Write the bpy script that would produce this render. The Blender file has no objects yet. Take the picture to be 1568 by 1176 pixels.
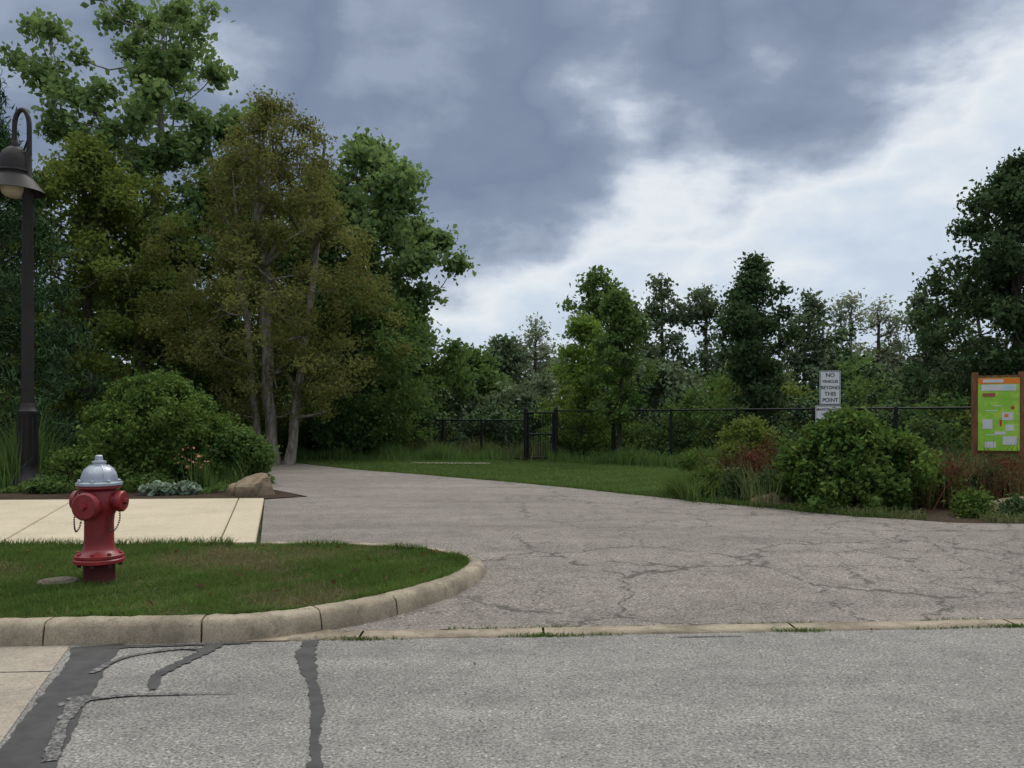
import bpy, bmesh, math
import numpy as np
from mathutils import Vector, Matrix
R=np.random.RandomState
scene=bpy.context.scene
COL=scene.collection

# ------------------------------------------------------------ material helpers
class NT:
    def __init__(s,nt): s.nt=nt; s.n=nt.nodes; s.l=nt.links
    def node(s,t,**k):
        x=s.n.new(t)
        for a,b in k.items(): setattr(x,a,b)
        return x
    def put(s,inp,v):
        if isinstance(v,bpy.types.NodeSocket): s.l.new(v,inp)
        else: inp.default_value=v
    def math(s,op,a,b=0.0,c=None,clamp=False):
        x=s.node('ShaderNodeMath',operation=op,use_clamp=clamp)
        s.put(x.inputs[0],a); s.put(x.inputs[1],b)
        if c is not None: s.put(x.inputs[2],c)
        return x.outputs[0]
    def noise(s,vec,scale,detail=4,rough=.55,dist=0.0):
        x=s.node('ShaderNodeTexNoise'); s.put(x.inputs['Vector'],vec)
        x.inputs['Scale'].default_value=scale; x.inputs['Detail'].default_value=detail
        x.inputs['Roughness'].default_value=rough; x.inputs['Distortion'].default_value=dist
        return x
    def ramp(s,fac,stops,interp='LINEAR'):
        x=s.node('ShaderNodeValToRGB'); cr=x.color_ramp; cr.interpolation=interp
        while len(cr.elements)<len(stops): cr.elements.new(0.5)
        for e,(p,c) in zip(cr.elements,stops):
            e.position=p
            e.color=(c,c,c,1) if isinstance(c,(int,float)) else (*c,1)
        s.put(x.inputs[0],fac); return x.outputs[0]
    def mix(s,f,a,b,blend='MIX'):
        x=s.node('ShaderNodeMix',data_type='RGBA',blend_type=blend)
        s.put(x.inputs[0],f)
        for i,v in ((6,a),(7,b)):
            if isinstance(v,tuple): x.inputs[i].default_value=(*v,1) if len(v)==3 else v
            else: s.l.new(v,x.inputs[i])
        return x.outputs[2]
    def vmul(s,v,t):
        x=s.node('ShaderNodeVectorMath',operation='MULTIPLY'); s.put(x.inputs[0],v); x.inputs[1].default_value=t
        return x.outputs[0]
def newmat(name):
    m=bpy.data.materials.new(name); m.use_nodes=True; m.node_tree.nodes.clear()
    return m,NT(m.node_tree)
def finish(t,shader):
    o=t.node('ShaderNodeOutputMaterial'); t.l.new(shader,o.inputs[0])
def principled(t,col,rough=.8,metal=0,bump=None,bs=.3,bd=.01,spec=.4):
    p=t.node('ShaderNodeBsdfPrincipled')
    if isinstance(col,tuple): p.inputs['Base Color'].default_value=(*col,1)
    else: t.l.new(col,p.inputs['Base Color'])
    t.put(p.inputs['Roughness'],rough); p.inputs['Metallic'].default_value=metal
    p.inputs['Specular IOR Level'].default_value=spec
    if bump is not None:
        b=t.node('ShaderNodeBump'); b.inputs['Strength'].default_value=bs; b.inputs['Distance'].default_value=bd
        t.l.new(bump,b.inputs['Height']); t.l.new(b.outputs[0],p.inputs['Normal'])
    finish(t,p.outputs[0])
def pos(t): return t.node('ShaderNodeNewGeometry').outputs['Position']

def foliage(name,c1,c2,trans=.28):
    m,t=newmat(name)
    a=t.node('ShaderNodeAttribute',attribute_name='rnd').outputs['Fac']
    col=t.mix(a,c1,c2)
    d=t.node('ShaderNodeBsdfDiffuse'); t.l.new(col,d.inputs[0])
    if trans<=0: finish(t,d.outputs[0]); return m
    tr=t.node('ShaderNodeBsdfTranslucent'); t.l.new(t.mix(.5,col,(c2[0]*1.4,c2[1]*1.3,c2[2]*.8)),tr.inputs[0])
    mx=t.node('ShaderNodeMixShader'); mx.inputs[0].default_value=trans
    t.l.new(d.outputs[0],mx.inputs[1]); t.l.new(tr.outputs[0],mx.inputs[2]); 
    finish(t,mx.outputs[0]); return m
def bark(name,c1,c2,sc=6):
    m,t=newmat(name); n=t.noise(t.vmul(pos(t),(3,3,.8)),sc,4).outputs[0]
    principled(t,t.mix(t.ramp(n,[(.35,0.),(.65,1.)]),c1,c2),.9,bump=n,bs=.5,bd=.02); return m
def plain(name,c,rough=.6,metal=0,var=.25,sc=14,bs=.1,spec=.4):
    m,t=newmat(name); n=t.noise(pos(t),sc,5).outputs[0]
    k=t.ramp(n,[(.3,1-var),(.7,1.)])
    principled(t,t.mix(1.,c,k,'MULTIPLY'),rough,metal,bump=n,bs=bs,bd=.004,spec=spec); return m

def asphalt(name,c1,c2,cracks,gran=70):
    m,t=newmat(name); P=pos(t)
    big=t.noise(P,.45,4).outputs[0]; mid=t.noise(P,5,5,.65).outputs[0]
    fine=t.noise(P,gran,2,.7).outputs[0]
    v=t.node('ShaderNodeTexVoronoi'); t.l.new(P,v.inputs['Vector']); v.inputs['Scale'].default_value=gran*1.1
    col=t.mix(t.ramp(big,[(.3,0.),(.7,1.)]),c1,c2)
    col=t.mix(1.,col,t.ramp(fine,[(.33,.45),(.5,.95),(.68,1.4)]),'MULTIPLY')
    col=t.mix(1.,col,t.ramp(mid,[(.3,.80),(.7,1.12)]),'MULTIPLY')
    sp=t.node('ShaderNodeSeparateColor'); t.l.new(v.outputs['Color'],sp.inputs[0])
    peb=t.ramp(sp.outputs[0],[(.0,.6),(.25,.95),(.93,1.0),(1.,1.5)])
    col=t.mix(1.,col,peb,'MULTIPLY')
    st=t.noise(t.vmul(P,(.25,1.6,1)),1.3,3).outputs[0]
    col=t.mix(1.,col,t.ramp(st,[(.3,.84),(.7,1.08)]),'MULTIPLY')
    h=fine
    if cracks:
        dn=t.noise(P,3.5,5,.65); vm=t.node('ShaderNodeVectorMath',operation='MULTIPLY_ADD')
        t.l.new(dn.outputs['Color'],vm.inputs[0]); vm.inputs[1].default_value=(.5,.5,0); t.l.new(P,vm.inputs[2])
        vm2=t.vmul(vm.outputs[0],(1,.8,1))
        br=t.ramp(t.noise(P,2.2,2).outputs[0],[(.34,0.),(.48,1.)])
        sx=t.node('ShaderNodeSeparateXYZ'); t.l.new(P,sx.inputs[0])
        wx=t.math('MULTIPLY_ADD',sx.outputs[0],.035,-.02)      # the eastern side is more broken up
        wx=t.math('MINIMUM',wx,.14)
        for sc,th,lo,hi,ms in ((.8,.008,.40,.52,.22),(2.2,.014,.46,.6,.3)):
            vv=t.node('ShaderNodeTexVoronoi',feature='DISTANCE_TO_EDGE'); t.l.new(vm2,vv.inputs['Vector']); vv.inputs['Scale'].default_value=sc
            line=t.ramp(vv.outputs['Distance'],[(0,1.),(th,.7),(th*2,0.)])
            mask=t.ramp(t.math('ADD',t.noise(P,ms,2).outputs[0],wx),[(lo,0.),(hi,1.)])
            f=t.math('MULTIPLY',line,mask); f=t.math('MULTIPLY',f,br); f=t.math('MULTIPLY',f,.85*cracks)
            col=t.mix(f,col,(.042,.039,.033))
    principled(t,col,.92,bump=h,bs=.55,bd=.006,spec=.25); return m

def concrete(name,c,stain=.5,sc=2.5):
    m,t=newmat(name); P=pos(t)
    a=t.noise(P,sc,6,.65).outputs[0]; f=t.noise(P,90,2,.7).outputs[0]; g=t.noise(P,14,4,.7).outputs[0]
    col=t.mix(1.,c,t.ramp(a,[(.32,1-stain),(.55,1.),(.75,1.1)]),'MULTIPLY')
    col=t.mix(1.,col,t.ramp(f,[(.3,.75),(.7,1.18)]),'MULTIPLY')
    col=t.mix(t.ramp(g,[(.52,0.),(.72,.6*min(1,stain*2.5))]),col,(.09,.085,.06))
    principled(t,col,.9,bump=f,bs=.35,bd=.004,spec=.2); return m
def soil(name,c1,c2,sc=12):
    m,t=newmat(name); P=pos(t); a=t.noise(P,sc,6,.7).outputs[0]; b=t.noise(P,.6,3).outputs[0]
    col=t.mix(t.ramp(a,[(.35,0.),(.65,1.)]),c1,c2)
    col=t.mix(1.,col,t.ramp(b,[(.3,.7),(.7,1.2)]),'MULTIPLY')
    principled(t,col,.95,bump=a,bs=.8,bd=.03,spec=.1); return m

M_bark=bark('bark_brown',(.035,.028,.02),(.085,.07,.055))
M_barkpale=bark('bark_pale',(.09,.08,.065),(.26,.235,.20),4)
M_cotton=foliage('leaves_cottonwood',(.075,.135,.055),(.18,.27,.11),.4)
M_olive=foliage('leaves_olive',(.075,.095,.032),(.19,.20,.07),.36)
M_green=foliage('leaves_green',(.048,.095,.03),(.125,.20,.065),.35)
M_dark=foliage('leaves_dark',(.034,.064,.032),(.085,.135,.06),.22)
M_bright=foliage('leaves_bright',(.085,.15,.035),(.19,.29,.07),.42)
M_conif=foliage('needles',(.025,.05,.024),(.06,.105,.048),.0)
M_yellow=foliage('leaves_yellowgreen',(.08,.115,.03),(.17,.22,.06),.38)
M_far=foliage('leaves_distant_hazy',(.075,.115,.07),(.16,.21,.125),.2)  # distance haze put into the colour: paler, greyer leaves
M_farb=foliage('leaves_distant_hazy_dark',(.052,.088,.045),(.12,.17,.085),.0)  # darker far leaves, also paled in colour for haze
M_bush=foliage('leaves_bush',(.03,.07,.02),(.13,.20,.05),.22)
M_redp=foliage('leaves_red',(.05,.035,.022),(.15,.065,.045),.25)
M_grey=foliage('leaves_silver',(.12,.17,.12),(.28,.36,.28),.15)
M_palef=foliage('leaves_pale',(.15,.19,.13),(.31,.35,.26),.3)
M_grass=foliage('grass_blades',(.045,.085,.022),(.115,.18,.05),.3)
M_dry=foliage('grass_dry',(.085,.09,.04),(.19,.175,.09),.25)
M_lawn=foliage('lawn_blades',(.055,.098,.03),(.115,.175,.058),.3)
M_tallg=foliage('tall_grass',(.06,.085,.035),(.17,.19,.09),.25)

# ------------------------------------------------------------ mesh accumulator
class Acc:
    def __init__(s): s.v=[];s.q=[];s.m=[];s.r=[];s.n=0
    def quads(s,V,Q,mi,rnd=None):
        V=np.asarray(V,float).reshape(-1,3);Q=np.asarray(Q,int).reshape(-1,4)
        s.v.append(V);s.q.append(Q+s.n);s.n+=len(V);s.m.append(np.full(len(Q),mi))
        s.r.append(np.full(len(Q),.5) if rnd is None else np.clip(rnd,0,1))
    def build(s,name,mats,smooth=False):
        V=np.concatenate(s.v);Q=np.concatenate(s.q);m=np.concatenate(s.m);r=np.concatenate(s.r)
        me=bpy.data.meshes.new(name)
        me.vertices.add(len(V)); me.vertices.foreach_set('co',V.astype(np.float32).ravel())
        me.loops.add(len(Q)*4); me.loops.foreach_set('vertex_index',Q.astype(np.int32).ravel())
        me.polygons.add(len(Q)); me.polygons.foreach_set('loop_start',(np.arange(len(Q))*4).astype(np.int32))
        for mt in mats: me.materials.append(mt)
        me.polygons.foreach_set('material_index',m.astype(np.int32))
        if smooth: me.polygons.foreach_set('use_smooth',np.ones(len(Q),bool))
        a=me.attributes.new('rnd','FLOAT','FACE'); a.data.foreach_set('value',r.astype(np.float32))
        me.update(calc_edges=True)
        ob=bpy.data.objects.new(name,me); COL.objects.link(ob); return ob
def unit(v): return v/(np.linalg.norm(v,axis=-1,keepdims=True)+1e-9)
def leaves(acc,C,size,rg,mi,rnd,aspect=.65,up=.6,hang=0.):
    n=len(C)
    N=rg.normal(size=(n,3)); N[:,2]+=up; N=unit(N)
    A=rg.normal(size=(n,3)); A[:,2]-=hang; A=unit(np.cross(np.cross(N,A),N)); B=np.cross(N,A)
    s=(size*(.6+.8*rg.rand(n)))[:,None]
    fold=N*s*.18
    V=np.stack([C-A*s*.5,C+B*s*aspect*.5-A*s*.08+fold,C+A*s*.55,C-B*s*aspect*.5-A*s*.08+fold],1)
    acc.quads(V,np.arange(n*4).reshape(n,4),mi,rnd)
def tubes(acc,P0,P1,r0,r1,mi,k=6):
    P0=np.asarray(P0);P1=np.asarray(P1);n=len(P0); D=unit(P1-P0)
    ref=np.tile([1.,.1,.0],(n,1)); ref[np.abs(D[:,0])>.8]=[0,1,0]
    A=unit(np.cross(D,ref));B=np.cross(D,A)
    th=np.arange(k)*2*np.pi/k
    ring=A[:,None]*np.cos(th)[None,:,None]+B[:,None]*np.sin(th)[None,:,None]
    V=np.concatenate([P0[:,None]+ring*np.asarray(r0)[:,None,None],P1[:,None]+ring*np.asarray(r1)[:,None,None]],1)
    i=np.arange(k);j=(i+1)%k
    q=np.stack([i,j,j+k,i+k],1)
    acc.quads(V,(q[None]+np.arange(n)[:,None,None]*2*k),mi)
PROF={'ovate':([0,.12,.35,.6,.85,1],[.35,.75,1,.9,.55,.08]),
 'broad':([0,.1,.3,.5,.75,.9,1],[.5,.95,1,.85,.62,.45,.12]),
 'round':([0,.15,.4,.65,.88,1],[.45,.85,1,.93,.6,.1]),
 'high':([0,.25,.55,.75,.92,1],[.3,.6,1,.97,.6,.15]),
 'flat':([0,.25,.5,.75,.93,1],[.3,.65,.9,1,.85,.5]),
 'cone':([0,.1,.5,.8,1],[.8,1,.6,.28,.03]),
 'dome':([0,.25,.55,.8,.95,1],[.95,1,.92,.68,.35,.1]),
 'column':([0,.2,.6,.9,1],[.6,.95,1,.6,.15])}
def grow(acc,x,y,z0,H,zb,Rc,prof,ncl,rcl,nl,leaf,tr,seed,mb=0,ml=1,aspect=.65,up=.6,hang=0.,lump=.22,multi=1,shell=.45,squash=.75,limbs=True,lean=(0,0)):
    rg=R(seed)
    pt,pr=PROF[prof]
    t=rg.beta(1.1,1.1,ncl); an=rg.rand(ncl)*2*np.pi
    ph=rg.rand(6)*6.28
    lu=1+lump*(np.sin(an*2+ph[0]+t*5)*.6+np.sin(an*3+ph[1]-t*9)*.5+np.sin(an*5+ph[2]+t*14)*.35)
    rad=Rc*np.interp(t,pt,pr)*lu*(rg.rand(ncl)**shell)
    zc=zb+(H-zb)*t - rcl*.6*t
    C=np.stack([x+lean[0]*t+rad*np.cos(an),y+lean[1]*t+rad*np.sin(an),z0+zc],1)
    if limbs:
        nodes=[];par=[]
        for k in range(multi):
            ox=(k-(multi-1)/2)*.35; last=-1
            nseg=max(6,int(H/.7)); w=rg.normal(size=(nseg+1,2))*.05
            w=np.cumsum(w,0)
            for i in range(nseg+1):
                f=i/nseg; 
                nodes.append([x+ox*(1+f*2.2)+lean[0]*f+(w[i,0] if i else 0),y+lean[1]*f+(w[i,1] if i else 0),z0-.1+(H*.9)*f]); par.append(last); last=len(nodes)-1
        nodes=[np.array(q) for q in nodes]
        order=np.argsort(np.hypot(C[:,0]-x,C[:,1]-y)); tips=[]
        for ci in order[:int(min(ncl,260))]:
            c=C[ci]; NA=np.array(nodes); d=np.linalg.norm(NA-c,axis=1)+np.maximum(0,NA[:,2]-c[2]+.25*np.hypot(NA[:,0]-c[0],NA[:,1]-c[1]))*1.6+ (NA[:,2]<z0+zb*.5)*50
            b=int(np.argmin(d)); p0=nodes[b]; L=np.linalg.norm(c-p0); ns=max(1,int(L/.45)); last=b
            for i in range(1,ns+1):
                f=i/ns; q=p0+(c-p0)*f+np.array([0,0,-.12*L*math.sin(f*math.pi)*(1 if c[2]>p0[2] else -1)])+rg.normal(size=3)*.04*(f<1)
                nodes.append(q);par.append(last);last=len(nodes)-1
            tips.append(last)
        cnt=np.zeros(len(nodes))+.3
        for i in tips: cnt[i]+=1
        for i in range(len(nodes)-1,0,-1):
            if par[i]>=0: cnt[par[i]]+=cnt[i]
        NA=np.array(nodes);par=np.array(par);k=par>=0
        rr=tr*np.sqrt(cnt/max(cnt[0],1)); rr=np.maximum(rr,.008)
        rr=rr*(1+.35*np.exp(-(NA[:,2]-z0)/.25)*(NA[:,2]<z0+1))
        tubes(acc,NA[par[k]],NA[k],np.minimum(rr[par[k]],rr[k]*1.4),rr[k],mb,6)
    per=rg.dirichlet(np.ones(ncl)*6)*nl; per=per.astype(int)+1
    idx=np.repeat(np.arange(ncl),per)
    off=rg.normal(size=(len(idx),3))*rcl*.55; off[:,2]*=squash
    cr=rg.rand(ncl)
    P=C[idx]+off; P[:,2]=np.maximum(P[:,2],z0+.02)
    big=.18*np.sin(P[:,0]*1.7+ph[3])*np.sin(P[:,2]*1.9+ph[4])
    leaves(acc,P,leaf,rg,ml,.5*rg.rand(len(idx))+.5*cr[idx]+big,aspect,up,hang)
def tree(name,x,y,mats,*a,z0=.08,**k):
    acc=Acc(); grow(acc,x,y,z0,*a,**k); return acc.build(name,mats)
def blades(acc,X,Y,Z,h,w,rg,mi,lean=.35,patch=.25):
    n=len(X); a=rg.rand(n)*6.283; hh=h*(.55+.75*rg.rand(n)); l=hh*lean*np.abs(rg.normal(size=n)); b=rg.rand(n)*6.283
    W=np.stack([np.cos(a),np.sin(a),np.zeros(n)],1)*(w/2); L=np.stack([np.cos(b)*l,np.sin(b)*l,np.zeros(n)],1)
    P=np.stack([X,Y,Z],1); U=np.array([0,0,1.])*hh[:,None]
    m=P+U*.6+L*.4; tip=P+U+L*1.05
    V=np.stack([P-W,P+W,m+W*.75,m-W*.75,tip+W*.12,tip-W*.12],1)
    q=np.array([[0,1,2,3],[3,2,4,5]])
    r=rg.rand(n)+patch*np.sin(X*2.3+np.sin(Y*1.7)*1.3)*np.sin(Y*2.9+X*.7)+patch*.6*np.sin(X*6.1-Y*5.3)
    acc.quads(V,q[None]+np.arange(n)[:,None,None]*6,mi,np.repeat(r,2))
def inpoly(X,Y,poly):
    ins=np.zeros(len(X),bool); j=len(poly)-1
    for i in range(len(poly)):
        xi,yi=poly[i];xj,yj=poly[j]
        c=((yi>Y)!=(yj>Y))&(X<(xj-xi)*(Y-yi)/(yj-yi+1e-12)+xi); ins^=c; j=i
    return ins
def scatter(poly,n,rg):
    p=np.array(poly);lo=p.min(0);hi=p.max(0);out=[];got=0
    while got<n:
        X=lo[0]+rg.rand(n)*(hi[0]-lo[0]);Y=lo[1]+rg.rand(n)*(hi[1]-lo[1]);k=inpoly(X,Y,poly)
        out.append(np.stack([X[k],Y[k]],1));got+=k.sum()
    o=np.concatenate(out)[:n];return o[:,0],o[:,1]

# ------------------------------------------------------------ ground sheets
SL=.075
def G(x,y): return .10*np.clip((y-SL*x-5.5)/2.7,0,1)
def sheet(name,poly,off,mat,follow=True):
    bm=bmesh.new(); f=bm.faces.new([bm.verts.new((x,y,0)) for x,y in poly])
    if follow:
        for s in (5.5,8.2):
            bmesh.ops.bisect_plane(bm,geom=bm.verts[:]+bm.edges[:]+bm.faces[:],plane_co=(0,s,0),plane_no=Vector((-SL,1,0)).normalized())
    bmesh.ops.triangulate(bm,faces=bm.faces[:])
    for v in bm.verts: v.co.z=(float(G(v.co.x,v.co.y)) if follow else 0)+off
    bmesh.ops.recalc_face_normals(bm,faces=bm.faces[:])
    if sum(f.normal.z for f in bm.faces)<0: bmesh.ops.reverse_faces(bm,faces=bm.faces[:])
    me=bpy.data.meshes.new(name); bm.to_mesh(me); bm.free(); me.materials.append(mat)
    ob=bpy.data.objects.new(name,me); COL.objects.link(ob); return ob
def catmull(P,k=6,closed=False):
    P=[np.array(p,float) for p in P]; out=[]
    for i in range(len(P)-1):
        p0=P[max(i-1,0)];p1=P[i];p2=P[i+1];p3=P[min(i+2,len(P)-1)]
        for j in range(k):
            t=j/k; out.append(.5*((2*p1)+(-p0+p2)*t+(2*p0-5*p1+4*p2-p3)*t*t+(-p0+3*p1-3*p2+p3)*t**3))
    out.append(P[-1]); return [tuple(o) for o in out]

M_ground=soil('ground_undergrowth',(.018,.028,.01),(.05,.06,.02),8)
M_lawnsoil=soil('lawn_soil',(.045,.075,.022),(.085,.12,.04),25)
M_mulch=soil('mulch',(.02,.014,.01),(.07,.05,.035),30)
M_street=asphalt('asphalt_street',(.185,.18,.17),(.23,.225,.212),0,75)
M_drive=asphalt('asphalt_drive',(.17,.153,.136),(.215,.195,.175),1,60)
M_kerb=concrete('concrete_kerb',(.285,.245,.185),.5)
M_walk=concrete('concrete_walk',(.43,.375,.28),.12,1.2)
M_apron=concrete('concrete_apron',(.29,.255,.21),.3,1.5)
M_tar=plain('tar_sealant',(.05,.05,.05),.75,0,.5,9,.3)

sheet('ground',[(-600,-300),(600,-300),(600,900),(-600,900)],-.02,M_ground)
sheet('street',[(-80,-20),(80,-20),(80,5.05+SL*80),(-80,5.05-SL*80)],0.0,M_street,False)
far=[(30,8.2),(14,8.4),(9,8.8),(5.77,9.57),(4.44,10.2),(3.57,11.1),(2.46,12.5),(.75,14.9),(-1.1,17.1),(-4.17,20.5),(-8.3,26),(-13,29.5),(-18,32)]
farS=catmull(far,5)
rgj=R(3)
farJ=[(x+rgj.normal()*.035,y+rgj.normal()*.035) for x,y in farS]
left=[(-17,28.5),(-11,25),(-6.9,21.7),(-5.3,17.3),(-4.1,14.4),(-3.1,12.95),(-3.64,12.5),(-2.4,8.1)]
drive=[(-1.3,5.16),(30,5.25+SL*30)]+farJ+left
sheet('driveway_road',drive,0.0,M_drive)
# flush concrete strip in lengths with weedy joints
acc=Acc(); rg=R(8); xs=-1.32; weeds=[]
for L in [.42,1.09,1.55,1.41,.9,1.6,1.5,1.5,1.5,1.5]:
    n=14
    xa=np.linspace(xs+.007,xs+L-.007,n); ja=rg.normal(size=n)*.006; jb=rg.normal(size=n)*.006
    T=np.stack([xa,5.045+SL*xa+ja,np.full(n,.008)],1);U=np.stack([xa,5.215+SL*xa+jb,np.full(n,.010)],1)
    T0=T.copy();T0[:,2]=-.03;U0=U.copy();U0[:,2]=-.03
    V=np.concatenate([T,U,T0,U0]); i=np.arange(n-1)
    q=np.concatenate([np.stack([i,i+1,i+1+n,i+n],1),np.stack([i+2*n,i+1+2*n,i+1,i],1),np.stack([i+n,i+1+n,i+1+3*n,i+3*n],1)])
    acc.quads(V,q,0); weeds.append(xs); xs+=L
acc.build('concrete_strip',[M_kerb])
acc=Acc(); X=[];Y=[]
for w in weeds[1:5]:
    X+=list(w+rg.normal(size=160)*.10);Y+=list(5.04+SL*w+rg.normal(size=160)*.012)
xx=rg.rand(700)*5-1.2; kk=np.sin(xx*5)+np.sin(xx*2.3+1)>.3; X+=list(xx[kk]);Y+=list(5.035+SL*xx[kk]+rg.normal(size=kk.sum())*.008)
xx=rg.rand(900)*5-1.; kk=np.sin(xx*4+2)+np.sin(xx*3.1+1)>.2; X+=list(xx[kk]);Y+=list(5.225+SL*xx[kk]+rg.normal(size=kk.sum())*.008)
X=np.array(X);Y=np.array(Y); blades(acc,X,Y,np.zeros(len(X)),.022,.006,rg,0,.9)
acc.build('joint_weeds',[M_grass])

# kerb
kp=catmull([(-25,3.175),(-12,4.15),(-6,4.6),(-2.87,4.83),(-1.8,4.915),(-1.42,5.0),(-1.13,5.2),(-.79,5.53),(-.42,6.1),(-.235,6.65),(-.25,7.1),(-.56,7.6),(-1.12,7.93),(-1.75,8.05),(-2.35,8.07)],10)
kp=np.array(kp); seg=np.r_[0,np.cumsum(np.linalg.norm(np.diff(kp,axis=0),axis=1))]
def at(s): return np.stack([np.interp(s,seg,kp[:,0]),np.interp(s,seg,kp[:,1])],-1)
prof=np.array([(-.008,-.06),(0,.04),(.010,.095),(.026,.120),(.055,.131),(.12,.134),(.142,.129),(.152,.09)])
def s_of_x(x):
    k=int(np.argmax(kp[:,0]>x)); return seg[k]
joints=[0]+[s_of_x(v) for v in (-20,-15,-10.,-7.,-4.6,-2.83,-1.82,-1.17,-.79)]+[seg[-1]-2.0,seg[-1]-.0]
acc=Acc()
for a,b in zip(joints[:-1],joints[1:]):
    n=max(4,int((b-a)/.05)) if b-a<3.5 else 20
    S=np.linspace(a+.005,b-.005,n);P=at(S);T=unit(at(S+.03)-at(S-.03));N=np.stack([-T[:,1],T[:,0]],1)
    V=np.zeros((n,len(prof),3))
    V[:,:,:2]=P[:,None]+N[:,None]*prof[None,:,:1]; V[:,:,2]=prof[None,:,1]+rg.normal(size=(n,1))*.0012
    V+=rg.normal(size=V.shape)*.0018
    i=np.arange(n-1)[:,None];k=len(prof);j=np.arange(k-1)[None]
    q=np.stack([i*k+j,(i+1)*k+j,(i+1)*k+j+1,i*k+j+1],-1).reshape(-1,4)
    acc.quads(V,q,0)
    for e in (0,n-1): acc.quads(V[e],[[0,1,6,7],[1,2,5,6],[2,3,4,5]],0)
kerb=acc.build('kerb',[M_kerb],False)
sheet('kerb_apron_patch',[(-1.55,4.925),(-1.30,4.94),(-1.27,5.1),(-1.08,5.13),(-1.14,5.24),(-1.35,5.1)],.006,M_kerb,False)

# grass island
T=unit(np.gradient(kp,axis=0));N=np.stack([-T[:,1],T[:,0]],1); inn=kp+N*.145
walk_near=[(-2.42,8.02),(-4.65,7.85),(-9,7.55),(-25,6.3)]
island=[tuple(p) for p in inn]+[(-2.42,8.0)]+walk_near[1:]
M_isl=soil('island_soil',(.045,.05,.024),(.09,.092,.045),30)
sheet('grass_verge_soil',island,.108,M_isl,False)
rg=R(21); acc=Acc()
poly=[tuple(p) for p in inn if p[0]>-6.5]+[(-2.42,8.0),(-4.65,7.84),(-6.5,7.7),(-6.5,4.75)]
X,Y=scatter(poly,120000,rg)
pn=np.sin(X*2.1+Y*1.3)+np.sin(X*.9-Y*2.7+1)+np.sin(X*4.3+Y*3.1)*.5+np.sin(X*9+Y*7)*.4+np.sin(X*17-Y*13)*.3+rg.normal(size=len(X))*.7
dry=(pn<-.5)
keep=~(dry&(rg.rand(len(X))<.42)); keep&=((X+3.25)**2+(Y-6.05)**2>.14**2)&((X+2.99)**2+(Y-6.18)**2>.13**2)
X=X[keep];Y=Y[keep];d=dry[keep]
blades(acc,X[~d],Y[~d],np.full((~d).sum(),.105),.040*(1+.3*np.sin(X[~d]*5+Y[~d]*3)+.2*np.sin(X[~d]*13-Y[~d]*11)),.0055,rg,0,.75)
blades(acc,X[d],Y[d],np.full(d.sum(),.105),.032,.0055,rg,1,1.)
X=-2.6-rg.rand(2600)*3.9; Y=7.99+(X+2.42)*.075-rg.rand(len(X))*.1; blades(acc,X,Y,np.full(len(X),.11),.075,.006,rg,0,.6)
S=22+rg.rand(5000)*(seg[-1]-22.1); P=at(S);T2=unit(at(S+.03)-at(S-.03));N2=np.stack([-T2[:,1],T2[:,0]],1);P=P+N2*(.135+rg.rand(5000)[:,None]*.05)
blades(acc,P[:,0],P[:,1],np.full(5000,.115),.035*(1+.6*np.sin(S*7)),.0055,rg,0,.9)
X,Y=scatter(poly,90,rg); leaves(acc,np.stack([X,Y,np.full(90,.15)],1),.045,rg,2,rg.rand(90),.6,2.5)
acc.build('grass_verge',[M_grass,M_dry,M_redp])

def slab(name,poly,z0,z1,mat,bev=.006):
    bm=bmesh.new(); f=bm.faces.new([bm.verts.new((x,y,z1)) for x,y in poly])
    r=bmesh.ops.extrude_face_region(bm,geom=[f])
    for v in r['geom']:
        if isinstance(v,bmesh.types.BMVert): v.co.z=z0
    bmesh.ops.recalc_face_normals(bm,faces=bm.faces[:])
    bmesh.ops.bevel(bm,geom=[e for e in bm.edges],offset=bev,segments=2,affect='EDGES')
    me=bpy.data.meshes.new(name); bm.to_mesh(me); bm.free(); me.materials.append(mat)
    ob=bpy.data.objects.new(name,me); COL.objects.link(ob); return ob
pav=bpy.data.objects.new('pavement',None); COL.objects.link(pav)
def lerp(a,b,f): return (a[0]+(b[0]-a[0])*f,a[1]+(b[1]-a[1])*f)
nA,nB=(-2.42,8.03),(-26,6.4); fA,fB=(-3.63,12.45),(-26,10.9)
cuts_n=[0,.0145,.10,.18,.26,.36,.5,.7,1]; cuts_f=[0,.0165,.12,.21,.30,.42,.58,.8,1]
for i in range(len(cuts_n)-1):
    g=.0003
    a=lerp(nA,nB,cuts_n[i]+g);b=lerp(nA,nB,cuts_n[i+1]-g);c=lerp(fA,fB,cuts_f[i+1]-g);d=lerp(fA,fB,cuts_f[i]+g)
    s=slab('slab_%d'%(i+1),[a,b,c,d],.03,.125,M_walk); s.parent=pav

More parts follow.
